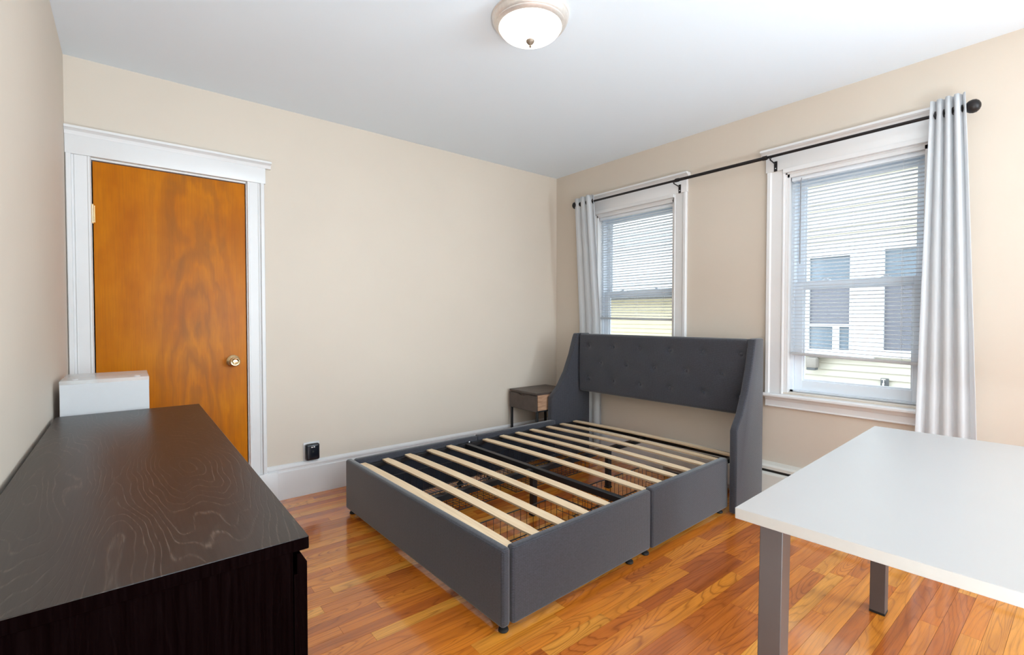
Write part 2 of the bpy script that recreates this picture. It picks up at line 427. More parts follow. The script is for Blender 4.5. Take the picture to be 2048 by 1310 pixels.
for s_, p in sc:
    dz = -0.0004 * random.random()
    if s_ < 90 and n_ind < 296:
        o = bpy.data.objects.new('plank', unit_me); COL.objects.link(o); o.parent = fl
        o.location = ((p[0] + p[1]) / 2, (p[2] + p[3]) / 2, dz); o.scale = (p[1] - p[0] - 2 * g, p[3] - p[2] - 2 * g, 0.0118)
        n_ind += 1
    else:
        bm_box(rest, p[0] + g, p[1] - g, p[2] + g, p[3] - g, -0.0118, dz)
ro = obj('plank', rest, M['plank'], fl); ro['kind'] = 'stuff'

struct(boxo('ceiling', (XL - .15, XR + .25, YR - .15, YA + .15, H, H + 0.12), M['ceiling']))
# wall_left
struct(boxo('wall_left', (XL - .14, XL, YR, YA, 0, H), M['wall']))
# wall_back with the door opening
DX0, DX1, DZ = -0.134, 0.572, 1.985
bm = bmesh.new()
bm_box(bm, XL - .14, DX0 - .012, YA, YA + .14, 0, H); bm_box(bm, DX1 + .012, XR + .2, YA, YA + .14, 0, H); bm_box(bm, DX0 - .012, DX1 + .012, YA, YA + .14, DZ + .012, H)
struct(obj('wall_back', bm, M['wall']))
bm = bmesh.new()   # unseen dark box added behind the door, keeps sky light from its gaps
bm_box(bm, DX0 - .3, DX0 - .2, YA + .14, YA + .9, 0, H); bm_box(bm, DX1 + .2, DX1 + .3, YA + .14, YA + .9, 0, H); bm_box(bm, DX0 - .3, DX1 + .3, YA + .9, YA + 1.0, 0, H)
bm_box(bm, DX0 - .3, DX1 + .3, YA + .12, YA + 1.0, -.12, 0); bm_box(bm, DX0 - .3, DX1 + .3, YA + .12, YA + 1.0, H, H + .12)
struct(obj('wall_closet', bm, M['slot']))
# wall_right with two window openings
XO = XR + 0.20
bm = bmesh.new()
ys = [YR] + [v for w in reversed(WN) for v in w] + [YA]
for a, b in ((ys[0], ys[1]), (ys[2], ys[3]), (ys[4], ys[5])): bm_box(bm, XR, XO, a, b, 0, H)
for a, b in WN: bm_box(bm, XR, XO, a, b, 0, WO[0]); bm_box(bm, XR, XO, a, b, WO[1], H)
struct(obj('wall_right', bm, M['wall']))
bm = bmesh.new()
bm_box(bm, XL - .14, XO, YR - .12, YR, 0, H)
struct(obj('wall_front', bm, M['wall']))

# ---- baseboards: profile (depth from wall, height)
def base_profile(dep, top):
    return [(0, 0), (dep, 0), (dep, top - .045), (dep * .72, top - .040), (dep * .72, top - .03), (dep * .85, top - .022), (dep * .8, top - .012), (dep * .45, top - .004), (0, top)]
bm = bmesh.new(); bm_prism(bm, [(YA - a, b) for a, b in base_profile(.024, .222)], 'x', DX1 + .10, XR)
struct(obj('baseboard_back', bm, M['trim']))
bm = bmesh.new(); bm_prism(bm, [(XL + a, b) for a, b in base_profile(.014, .222)], 'y', YR, YA - .03)
struct(obj('baseboard_left', bm, M['trim']))
bm = bmesh.new(); bm_prism(bm, [(XR - a, b) for a, b in base_profile(.018, .235)], 'y', YR, YA - .03)
struct(obj('baseboard_right', bm, M['trim']))

# ---- door casing (trim_1)
t1 = sempty('trim_1')
def casing_v(name, x0, x1, z0, z1, parent, yface, flip=False):
    """door side casing on wall_back, bead next to the opening, raised outer band"""
    a, b = (x0, x1)
    s = 1 if not flip else -1
    xi = a if s == 1 else b      # opening side
    pr = [(0, .006), (.004, .016), (.012, .016), (.015, .012), (.062, .012), (.066, .014), (.070, .010), (.078, .010), (.080, .024), (.098, .024), (.102, .018), (.102, 0), (0, 0)]
    wdt = b - a
    bm = bmesh.new(); bm_prism(bm, [(xi + s * p * wdt / .102, yface - q) for p, q in pr], 'z', z0, z1)
    return obj(name, bm, M['trim'], parent)
casing_v('side_casing', XL + .002, DX0 - .003, 0.0, 2.0, t1, YA, flip=True)
casing_v('side_casing', DX1 + .006, DX1 + .102, 0.187, 2.0, t1, YA)
boxo('plinth_block', (DX1 + .004, DX1 + .158, YA - .032, YA, 0, .187), M['trim'], t1, bev=.002)
boxo('head_board', (XL + .001, DX1 + .108, YA - .024, YA, 2.0, 2.108), M['trim'], t1, bev=.0015)
bm = bmesh.new()
bm_prism(bm, [(YA, 2.095), (YA - .026, 2.095), (YA - .029, 2.102), (YA - .034, 2.112), (YA - .046, 2.120), (YA - .052, 2.122), (YA - .052, 2.134), (YA, 2.134)], 'x', XL + .001, DX1 + .138)
obj('head_cap', bm, M['trim'], t1)
# jambs (reveal) of the door opening
bm = bmesh.new()
bm_box(bm, DX0 - .012, DX0 - .002, YA - .004, YA + .14, 0, DZ + .010); bm_box(bm, DX1 + .002, DX1 + .012, YA - .004, YA + .14, 0, DZ + .010)
bm_box(bm, DX0 - .012, DX1 + .012, YA - .004, YA + .14, DZ + .003, DZ + .012)
obj('door_jamb', bm, M['trim'], t1)
# ---- door_1
d1 = boxo('door_1', (0, DX1 - DX0 - .006, 0, .035, 0, DZ - .012), M['door'], bev=.0015)
d1.location = (DX0 + .003, YA + .003, .010); struct(d1)
kx, kz = 0.497 - DX0 - .003, 0.906 - .01
bm = bmesh.new(); bm_lathe(bm, [(0, 0), (.031, 0), (.032, -.004), (.026, -.010), (.014, -.013), (.0105, -.018), (.0105, -.030), (.014, -.034), (.022, -.040), (.0255, -.050), (.0245, -.058), (.019, -.063), (.015, -.0625), (.011, -.0595), (0.006, -.0605), (0, -.061)], 32, Matrix.Rotation(R(-90), 4, 'X') @ Matrix.Scale(1.15, 4))
k = obj('door_knob', bm, M['brass'], d1, smooth=True, loc=(kx, -.0005, kz))
bm = bmesh.new()
bm_tube(bm, (0, 0, 0), (0, 0, .088), .0065, 10)
bm_box(bm, .0, .009, .002, .004, 0, .088)
bm_tube(bm, (0, 0, -.006), (0, 0, 0), .0045, 8); bm_tube(bm, (0, 0, .088), (0, 0, .094), .0045, 8)
hg = obj('hinge', bm, M['brass'], d1, smooth=True, loc=(-.002, -.006, 1.655))
h2 = hg.copy(); COL.objects.link(h2); h2.parent = d1; h2.location = (-.002, -.006, .20)

# ---- windows
def make_window(idx, y0, y1):
    w = sempty('window_%d' % idx)
    z0, z1 = WO
    X = XR
    # side casings
    for s, ya, yb in ((1, y1, y1 + .105), (-1, y0 - .105, y0)):
        yi = ya if s == 1 else yb
        pr = [(0, .006), (.004, .016), (.010, .016), (.014, .012), (.076, .012), (.079, .014), (.083, .022), (.101, .022), (.105, .017), (.105, 0), (0, 0)]
        bm = bmesh.new(); bm_prism(bm, [(X - q, yi + s * p) for p, q in pr], 'z', .690, 2.09)
        obj('side_casing', bm, M['trim'], w)
    # head board + bead + cap
    boxo('head_board', (X - .024, X, y0 - .11, y1 + .11, 2.09, 2.205), M['trim'], w, bev=.0015)
    bm = bmesh.new()
    bm_box(bm, X - .028, X, y0 - .005, y1 + .005, 2.068, 2.092)
    bm_prism(bm, [(X, 2.19), (X - .026, 2.19), (X - .029, 2.198), (X - .034, 2.208), (X - .046, 2.216), (X - .052, 2.218), (X - .052, 2.230), (X, 2.230)], 'y', y0 - .125, y1 + .135)
    obj('head_cap', bm, M['trim'], w)
    # jamb liner
    bm = bmesh.new()
    bm_box(bm, X, XO, y0, y0 + .010, z0, z1); bm_box(bm, X, XO, y1 - .010, y1, z0, z1); bm_box(bm, X, XO, y0, y1, z1 - .010, z1)
    bm_box(bm, X + .004, X + .022, y0 + .01, y0 + .022, z0, z1 - .01); bm_box(bm, X + .004, X + .022, y1 - .022, y1 - .01, z0, z1 - .01); bm_box(bm, X + .004, X + .022, y0 + .01, y1 - .01, z1 - .03, z1 - .01)
    obj('window_frame', bm, M['trim'], w)
    # stool and apron
    bm = bmesh.new(); bm_prism(bm, [(X + .06, .690), (X - .048, .690), (X - .056, .684), (X - .056, .674), (X - .048, .667), (X + .06, .667)], 'y', y0 - .108, y1 + .108)
    obj('window_sill', bm, M['trim'], w)
    bm = bmesh.new(); bm_prism(bm, [(X, .667), (X - .028, .667), (X - .024, .650), (X - .018, .645), (X - .018, .615), (X - .022, .607), (X - .010, .600), (X, .598)], 'y', y0 - .10, y1 + .10)
    obj('apron', bm, M['trim'], w)
    boxo('outer_sill', (X + .06, XO + .03, y0, y1, .66, .70), M['vinyl'], w)
    # vinyl sashes
    a, b = y0 + .010, y1 - .010
    zm = 1.372
    def sash(name, xa, xb, za, zb, st, rb, rt):
        bm = bmesh.new()
        bm_box(bm, xa, xb, a + .018, a + .018 + st, za, zb, .002, 1); bm_box(bm, xa, xb, b - .018 - st, b - .018, za, zb, .002, 1)
        bm_box(bm, xa, xb, a + .018 + st, b - .018 - st, za, za + rb, .002, 1); bm_box(bm, xa, xb, a + .018 + st, b - .018 - st, zb - rt, zb, .002, 1)
        # glazing bead
        q = .009; i0, i1 = a + .018 + st, b - .018 - st
        bm_box(bm, xa + .010, xb - .006, i0, i0 + q, za + rb, zb - rt); bm_box(bm, xa + .010, xb - .006, i1 - q, i1, za + rb, zb - rt)
        bm_box(bm, xa + .010, xb - .006, i0 + q, i1 - q, za + rb, za + rb + q); bm_box(bm, xa + .010, xb - .006, i0 + q, i1 - q, zb - rt - q, zb - rt)
        s_ = obj(name, bm, M['vinyl'], w)
        boxo('glass_pane', ((xa + xb) / 2 + .002, (xa + xb) / 2 + .005, i0 + .002, i1 - .002, za + rb + .001, zb - rt - .001), M['glass'], s_)
        return s_
    sash('upper_sash', X + .128, X + .158, zm - .02, z1 - .028, .038, .04, .04)
    lo = sash('lower_sash', X + .090, X + .120, z0 + .012, zm + .022, .046, .062, .040)
    bm = bmesh.new()
    for f in (.28, .72):
        yc = a + (b - a) * f; bm_box(bm, X + .086, X + .122, yc - .022, yc + .022, zm + .021, zm + .030, .003, 1); bm_box(bm, X + .094, X + .108, yc - .010, yc + .012, zm + .030, zm + .040, .003, 1)
    obj('sash_lock', bm, M['vinyl'], lo)
    # vinyl master frame / tracks
    bm = bmesh.new()
    for (p, q) in ((a, a + .018), (b - .018, b)):
        bm_box(bm, X + .075, X + .165, p, q, z0, z1 - .01)
    bm_box(bm, X + .075, X + .165, a, b, z1 - .028, z1 - .01); bm_box(bm, X + .075, X + .165, a, b, z0, z0 + .012)
    obj('track_frame', bm, M['vinyl'], w)
    return w
make_window(1, *WN[0]); make_window(2, *WN[1])

# ------------------------------------------------------------------ blinds
def make_blind(y0, y1, zb, tilt_end, label, wand):
    """mini blind in the window reveal; zb = bottom rail height at the y1 end, zb - tilt_end at the y0 end"""
    X = XR + .048; zt = 2.030
    t = thing('venetian_blind', label, 'window blind', (X, (y0 + y1) / 2, zt), 0, 'white mini blinds in the two windows')
    hw = (y1 - y0) / 2
    boxo('headrail', (-.018, .020, -hw - .002, hw + .002, -.012, .026), M['blind'], t, bev=.002, seg=1)
    pitch = .0218
    n = int((zt - .02 - zb - .012) / pitch)
    def slat_bm():
        bm = bmesh.new(); k = 4; pts = []
        a = R(-9)
        for i in range(k + 1):
            u = -.0125 + .025 * i / k; c = .0028 * (1 - (2 * u / .025) ** 2)
            pts.append((u * math.cos(a) - c * math.sin(a), u * math.sin(a) + c * math.cos(a)))
        V0 = [bm.verts.new((p[0], -hw, p[1])) for p in pts]; V1 = [bm.verts.new((p[0], hw, p[1])) for p in pts]
        V2 = [bm.verts.new((p[0], -hw, p[1] - .0007)) for p in pts]; V3 = [bm.verts.new((p[0], hw, p[1] - .0007)) for p in pts]
        for i in range(k):
            bm.faces.new((V0[i], V1[i], V1[i+1], V0[i+1])); bm.faces.new((V2[i], V2[i+1], V3[i+1], V3[i]))
        bm.faces.new((V0[0], V2[0], V3[0], V1[0])); bm.faces.new((V0[k], V1[k], V3[k], V2[k]))
        return bm
    me = mesh_of('blind_slat', slat_bm(), M['blind'], True)
    for i in range(n):
        z = -.022 - pitch * (i + .5)
        fr = i / (n - 1)
        o = bpy.data.objects.new('blind_slat', me); COL.objects.link(o); o.parent = t
        ang = max(0.0, (fr - .82) / .18) * math.atan2(tilt_end, 2 * hw)
        o.location = (0, 0, z - max(0, (fr - .82) / .18) * tilt_end * .5); o.rotation_euler = (ang + R(random.uniform(-.04, .04)), R(random.uniform(-.7, .7)), 0)
    ang = math.atan2(tilt_end, 2 * hw)
    br = boxo('bottom_rail', (-.013, .013, -hw, hw, -.009, .009), M['blind_rail'], t, bev=.004, seg=2)
    br.location = (0, 0, zb - zt - tilt_end * .5); br.rotation_euler = (ang, 0, 0)
    bm = bmesh.new()
    for f in (-.72, -.02, .72):
        yc = f * hw; ze = zb - zt - tilt_end * .5 + math.tan(ang) * yc
        for xx in (-.0135, .0135): bm_tube(bm, (xx, yc, -.01), (xx, yc, ze), .0007, 5)
    obj('ladder_cord', bm, M['cord'], t)
    if wand:
        bm = bmesh.new(); bm_tube(bm, (-.030, hw - .055, -.02), (-.030, hw - .055, -.53), .0035, 6); bm_tube(bm, (-.030, hw - .055, -.02), (-.016, hw - .055, .0), .002, 6)
        obj('tilt_wand', bm, M['wand'], t, smooth=True)
    return t
make_blind(WN[0][0] + .025, WN[0][1] - .025, 1.165, .012, 'white mini blind in the window behind the bed headboard, without a wand', False)
make_blind(WN[1][0] + .025, WN[1][1] - .025, .945, .022, 'white mini blind with a dark tilt wand, hanging lower in the window beside the desk', True)

# ------------------------------------------------------------------ curtain rod
RX, RZ = 3.11, 2.163
rod = thing('curtain_rod', 'long dark bronze curtain rod with ball finials spanning above both windows', 'curtain rod', (RX, 1.68, RZ))
bm = bmesh.new()
bm_tube(bm, (0, .44 - 1.68, 0), (0, 2.93 - 1.68, 0), .0085, 14)
obj('thin_tube', bm, M['rod'], rod, True)
bm = bmesh.new(); bm_tube(bm, (0, 1.345 - 1.68, 0), (0, 1.965 - 1.68, 0), .0108, 14)
for yy in (1.335, 1.945): bm_tube(bm, (0, yy - 1.68, 0), (0, yy + .025 - 1.68, 0), .0135, 14)
obj('thick_tube', bm, M['rod'], rod, True)
for s, yy in ((-1, .416), (1, 2.952)):
    bm = bmesh.new()
    bm_lathe(bm, [(0, -.040), (.010, -.040), (.013, -.034), (.007, -.029), (.008, -.025), (.015, -.022), (.008, -.018), (.009, -.012), (.017, -.009), (.0225, -.002), (.025, .008), (.0235, .018), (.017, .026), (.008, .0305), (0, .032)], 20, Matrix.Rotation(R(-90) * s, 4, 'X') @ Matrix.Scale(1.25, 4))
    obj('finial', bm, M['rod'], rod, True, loc=(0, yy - 1.68, 0))
for yy in (1.965 + .02, 1.315, .50, 2.90):
    bm = bmesh.new()
    bm_box(bm, XR - .027 - RX, XR - .0235 - RX, -.010, .010, -.075, -.012, .001, 1)
    bm_tube(bm, (XR - .027 - RX, 0, -.03), (.0, 0, -.018), .004, 8)
    for i in range(7):
        a0, a1 = R(200 + i * 20), R(220 + i * 20)
        bm_tube(bm, (.0135 * math.cos(a0), 0, .0135 * math.sin(a0)), (.0135 * math.cos(a1), 0, .0135 * math.sin(a1)), .003, 6)
    b_ = obj('bracket', bm, M['rod'], rod, True, loc=(0, yy - 1.68, 0))
    bm = bmesh.new()
    for zz in (-.030, -.056): bm_lathe(bm, [(0, .0015), (.0025, .001), (.0035, 0)], 10, Matrix.Translation((XR - .0275 - RX, 0, zz)) @ Matrix.Rotation(R(-90), 4, 'Y'))
    obj('screw', bm, M['chrome'], b_, True)

# ------------------------------------------------------------------ curtains
def make_curtain(label, ya, yb, yab, ybb, ztop, zbot, nf, amp_top, amp_bot, phase, xoff, ee):
    """grommet curtain hung on the rod; folds run in y, depth in x; (ya,yb) span at the top, (yab,ybb) at the bottom"""
    t = thing('curtain', label, 'curtain', (RX, (ya + yb) / 2, zbot), 0, 'white curtains on the rod')
    bm = bmesh.new(); NU, NV = 140, 40
    yc0 = (ya + yb) / 2
    G = []
    for j in range(NV + 1):
        f = j / NV; z = ztop + (zbot - ztop) * f; rowv = []
        e = f ** ee; fx = min(1.0, f / .5)
        y0 = ya + (yab - ya) * e; y1 = yb + (ybb - yb) * e
        amp = amp_top + (amp_bot - amp_top) * fx
        for i in range(NU + 1):
            u = i / NU
            ph = u * nf * 2 * math.pi + phase + .35 * math.sin(3.1 * f + u * 7) * f
            yy = y0 + (y1 - y0) * (u + .010 * math.sin(2 * ph) * (1 - .4 * f))
            sn = abs(math.cos(ph / 2)) ** (.55 + .6 * f)
            xx = .012 - amp * 2 * sn * (1 + .2 * math.sin(5 * u + 2 * f)) + xoff * fx
            rowv.append(bm.verts.new((xx, yy - yc0, z - zbot)))
        G.append(rowv)
    for j in range(NV):
        for i in range(NU): bm.faces.new((G[j][i], G[j][i+1], G[j+1][i+1], G[j+1][i]))
    p = obj('curtain_panel', bm, M['curtain'], t, True)
    so = p.modifiers.new('thickness', 'SOLIDIFY'); so.thickness = .0015; so.offset = 0
    for kf in range(nf):
        u = ((2 * kf + 1) * math.pi - phase) / (nf * 2 * math.pi)
        if u < .02 or u > .98: continue
        bm = bmesh.new()
        Mx = Matrix.Translation((0, ya + (yb - ya) * u - yc0, RZ - zbot)) @ Matrix.Rotation(R(90), 4, 'X')
        pr = [(.0155 + .0045 * math.cos(a), .0025 * math.sin(a)) for a in [i * math.pi / 4 for i in range(9)]]
        bm_lathe(bm, pr, 18, Mx)
        obj('grommet', bm, M['rod'], t, True)
    return t
make_curtain('wide white curtain panel falling in folds beside the desk end window', .428, .556, .345, .602, 2.232, .015, 4, .020, .014, .2, -.01, .9)
make_curtain('narrow white curtain panel gathered near the room corner behind the headboard', 2.735, 2.950, 2.700, 2.965, 2.215, .015, 3, .022, .009, 1.2, .056, .7)

# ------------------------------------------------------------------ baseboard heater
ht = thing('baseboard_heater', 'long low cream baseboard heater running along the window wall behind the bed and desk', 'heater', (XR, 1.1, 0))
bm = bmesh.new()
bm_prism(bm, [(0, .245), (-.050, .236), (-.062, .226), (-.062, .208), (-.056, .208), (-.056, .222), (0, .236)], 'y', -2.2, 1.0)
obj('top_lip', bm, M['heater'], ht)
boxo('dark_slot', (-.050, -.020, -2.2, 1.0, .03, .225), M['slot'], ht)
bm = bmesh.new(); bm_prism(bm, [(-.052, .190), (-.066, .182), (-.068, .175), (-.068, .045), (-.060, .035), (-.052, .035)], 'y', -2.2, 1.0)
obj('front_panel', bm, M['heater'], ht)
for yy in (-2.2, 1.0): 
    boxo('end_cap', (-.069, -.019, yy - .02, yy + .02, 0, .246), M['heater'], ht, bev=.002, seg=1)

# ------------------------------------------------------------------ ceiling light
cl = thing('ceiling_light', 'round flush ceiling light with a brushed nickel rim and glowing frosted dome', 'ceiling lamp', (1.400, 1.610, H))
bm = bmesh.new(); bm_lathe(bm, [(0, 0), (.168, 0), (.170, -.006), (.165, -.012), (.168, -.016), (.162, -.030), (.153, -.036), (.154, -.041), (.146, -.048), (.139, -.050), (.137, -.044), (.135, -.020)], 64)
obj('metal_rim', bm, M['nickel'], cl, True)
bm = bmesh.new(); prof = []
for i in range(13):
    a = i / 12 * math.pi / 2; prof.append((.137 * math.cos(a) if i < 12 else 0, -.046 - .058 * math.sin(a)))
bm_lathe(bm, prof, 64)
obj('glass_dome', bm, M['dome'], cl, True)
bm = bmesh.new(); bm_lathe(bm, [(0, -.098), (.017, -.102), (.019, -.106), (.017, -.112), (.012, -.118), (.0055, -.123), (.0035, -.126), (.0055, -.129), (.0055, -.132), (0, -.135)], 20)
obj('finial', bm, M['finial'], cl, True)

# ------------------------------------------------------------------ bed
BA = R(1.75)
bed = thing('bed_frame', 'charcoal upholstered bed frame with winged button headboard and bare wooden slats', 'bed', (1.05, 1.36, 0), BA)
def padded(name, x0, x1, y0, y1, z0, z1, parent, r=.016, puff=.0):
    bm = bmesh.new(); bm_box(bm, x0, x1, y0, y1, z0, z1, r, 4)
    return obj(name, bm, M['fabric'], parent, True)
padded('foot_panel', 0, .042, 0, 1.478, .028, .322, bed, .014)
# side panels: each side in two lengths; local y grows toward wall_back
for s in (0, 1):
    for u0, u1 in ((.046, .942), (.945, 1.745)):
        if s == 0:
            p = padded('side_panel', u0, u1, -.006 if u0 < .5 else -.012, .034, .030, .322 if u0 < .5 else .328, bed, .013)
            boxo('backing_cloth', (u0 + .01, u1 - .01, .034, .036, .04, .285), M['backing'], p)
        else:
            p = padded('side_panel', u0, u1, 1.425, 1.470, .030, .322, bed, .013)
            boxo('backing_cloth', (u0 + .01, u1 - .01, 1.4225, 1.425, .04, .285), M['backing'], p)
# inner steel ledges
def rail(name, u0, u1, v0, v1, z0, z1): return boxo(name, (u0, u1, v0, v1, z0, z1), M['black_metal'], bed, bev=.0015, seg=1)
rail('slat_ledge', .05, 1.93, .037, .062, .262, .288)
rail('slat_ledge', .05, 1.93, 1.395, 1.4215, .262, .288)
rail('cross_rail', .815, .845, .062, 1.395, .258, .290)
rail('cross_rail', 1.955, 1.985, -.01, 1.385, .262, .296)
rail('centre_beam', .044, .815, .705, .740, .248, .278)
rail('centre_beam', .845, 1.955, .705, .740, .248, .278)
for u in (.815, 1.52):
    l_ = rail('centre_leg', u, u + .034, .706, .738, .012, .250)
    boxo('leg_glide', (u - .003, u + .037, .703, .741, 0, .012), M['rubber'], l_, bev=.002, seg=1)
# corner brackets with bolts where the side rails join
for (u, v) in ((.83, .05), (.83, 1.408)):
    bm = bmesh.new(); sg = 1 if v < .5 else -1
    bm_box(bm, u - .055, u + .055, v - .006 * sg, v - .006 * sg + .004, .245, .292)
    bm_box(bm, u + .012, u + .05, v - .006, v + .016, .288, .292)
    b_ = obj('bracket', bm, M['black_metal'], bed)
    for du in (-.035, .035):
        bm = bmesh.new(); bm_lathe(bm, [(0, .006), (.006, .005), (.009, .001), (.009, 0)], 12, Matrix.Translation((u + du, v - .002 * sg, .272)) @ Matrix.Rotation(R(-90 if sg == 1 else 90), 4, 'X'))
        obj('bolt', bm, M['chrome'], b_, True)
    bm = bmesh.new(); bm_lathe(bm, [(0, .006), (.006, .005), (.008, 0)], 12, Matrix.Translation((u + .03, v + .004, .292)))
    obj('bolt', bm, M['chrome'], b_, True)
# slats
slats_u = [.048, .196, .347, .506, .658, .953, 1.110, 1.261, 1.409, 1.578, 1.734, 1.897]
def make_slat(u, v0, v1):
    bm = bmesh.new(); n = 18; wdt = .053
    T = []; B_ = []
    for i in range(n + 1):
        f = i / n; v = v0 + (v1 - v0) * f; z = .292 + .010 * math.sin(math.pi * f)
        e = min(f, 1 - f) * (v1 - v0); ww = wdt / 2 * (1 if e > .012 else .74 + .26 * e / .012)
        T.append([bm.verts.new((u + wdt / 2 - ww, v, z + .0085)), bm.verts.new((u + wdt / 2 + ww, v, z + .0085))])
        B_.append([bm.verts.new((u + wdt / 2 - ww, v, z)), bm.verts.new((u + wdt / 2 + ww, v, z))])
    top = []
    for i in range(n):
        bm.faces.new((T[i][0], T[i][1], T[i+1][1], T[i+1][0])); bm.faces.new((B_[i][0], B_[i+1][0], B_[i+1][1], B_[i][1]))
        f1 = bm.faces.new((T[i][0], T[i+1][0], B_[i+1][0], B_[i][0])); f2 = bm.faces.new((T[i][1], B_[i][1], B_[i+1][1], T[i+1][1])); f1.material_index = 1; f2.material_index = 1
    f1 = bm.faces.new((T[0][0], B_[0][0], B_[0][1], T[0][1])); f2 = bm.faces.new((T[n][0], T[n][1], B_[n][1], B_[n][0])); f1.material_index = f2.material_index = 1
    bmesh.ops.recalc_face_normals(bm, faces=bm.faces)
    me = mesh_of('slat', bm, M['slat']); me.materials.append(M['ply'])
    o = bpy.data.objects.new('slat', me); COL.objects.link(o); o.parent = bed
M['ply'] = ply()
for u in slats_u:
    make_slat(u, .040 if u < 1.85 else .0, 1.418 - (.028 if u > .9 else .010) - (.012 if u > 1.5 else 0))
# feet under the frame
for (u, v) in ((.03, .03), (.055, .11), (.03, 1.44), (.80, .02), (.93, .02), (1.70, .02), (.80, 1.44), (1.70, 1.44)):
    bm = bmesh.new(); bm_lathe(bm, [(0, 0), (.017, 0), (.020, .004), (.018, .012), (.010, .016), (.010, .040), (0, .040)], 16)
    obj('foot_glide', bm, M['rubber'], bed, True, loc=(u, v, 0))
# ---- wings
prof = [(1.715, .012), (1.715, .500), (1.735, .530), (1.79, .590), (1.86, .715), (1.915, .86), (1.955, 1.00), (1.968, 1.033), (1.98, 1.038), (2.090, 1.038), (2.095, 1.03), (2.095, .012)]
def wing(vi_b, vo_b, vi_f, vo_f):
    """padded wing panel: *_b at the back (u=2.11), *_f at the front (u=1.715)"""
    bm = bmesh.new()
    def vv(u, a, b): return b + (a - b) * (u - 1.715) / (2.095 - 1.715)
    I = [bm.verts.new((u, vv(u, vi_b, vi_f), z)) for u, z in prof]; O_ = [bm.verts.new((u, vv(u, vo_b, vo_f), z)) for u, z in prof]
    n = len(prof); bm.faces.new(I); bm.faces.new(O_[::-1])
    for i in range(n): bm.faces.new((I[i], O_[i], O_[(i+1) % n], I[(i+1) % n]))
    bmesh.ops.recalc_face_normals(bm, faces=bm.faces)
    es = [e for e in bm.edges if len(e.link_faces) == 2 and e.calc_face_angle(0) > R(50)]
    bmesh.ops.bevel(bm, geom=es, offset=.009, segments=3, profile=.5, affect='EDGES')
    return obj('headboard_wing', bm, M['fabric'], bed, True)
wing(-.022, -.068, -.030, -.074)
wing(1.358, 1.412, 1.440, 1.492)
# ---- tufted headboard panel
btn = []
for k, (z, v0, n) in enumerate(((.936, .0, 6), (.802, .125, 5), (.667, .0, 6))):
    for i in range(n): btn.append((.022 + v0 + .250 * i, z))
HB = 1.980
bm = bmesh.new(); NU, NV = 150, 56
v0, v1, z0, z1 = -.024, 1.360, .552, 1.034
grid = []
for j in range(NV + 1):
    z = z0 + (z1 - z0) * j / NV; rowv = []
    for i in range(NU + 1):
        v = v0 + (v1 - v0) * i / NU
        ez = min(z - z0, z1 - z); ev = min(v - v0, v1 - v)
        x = -.010 * min(1, ez / .02) ** .5 * 1.0 - .004 * math.sin(math.pi * (z - z0) / (z1 - z0))
        if ez < .001: x = .006
        for bv, bz in btn:
            d = math.hypot(v - bv, (z - bz)); x += .011 * math.exp(-(d / .018) ** 2) + .007 * math.exp(-(d / .05) ** 2)
        rowv.append(bm.verts.new((HB + x, v, z)))
    grid.append(rowv)
for j in range(NV):
    for i in range(NU): bm.faces.new((grid[j][i], grid[j+1][i], grid[j+1][i+1], grid[j][i+1]))
ring = [grid[0][i] for i in range(NU + 1)] + [grid[j][NU] for j in range(1, NV + 1)] + [grid[NV][i] for i in range(NU - 1, -1, -1)] + [grid[j][0] for j in range(NV - 1, 0, -1)]
bk = [bm.verts.new((HB + .055, v.co.y, v.co.z)) for v in ring]; n = len(ring)
for i in range(n): bm.faces.new((ring[i], ring[(i+1) % n], bk[(i+1) % n], bk[i]))
bm.faces.new(bk)
bmesh.ops.recalc_face_normals(bm, faces=bm.faces)
hp = obj('headboard_panel', bm, M['fabric'], bed, True)
bm = bmesh.new(); bm_lathe(bm, [(0, .006), (.005, .0055), (.010, .003), (.012, 0), (.010, -.002)], 16, Matrix.Rotation(R(-90), 4, 'Y'))
bme = mesh_of('button', bm, M['fabric'], True)
for bv, bz in btn:
    o = bpy.data.objects.new('button', bme); COL.objects.link(o); o.parent = hp; o.location = (HB + .001, bv, bz)
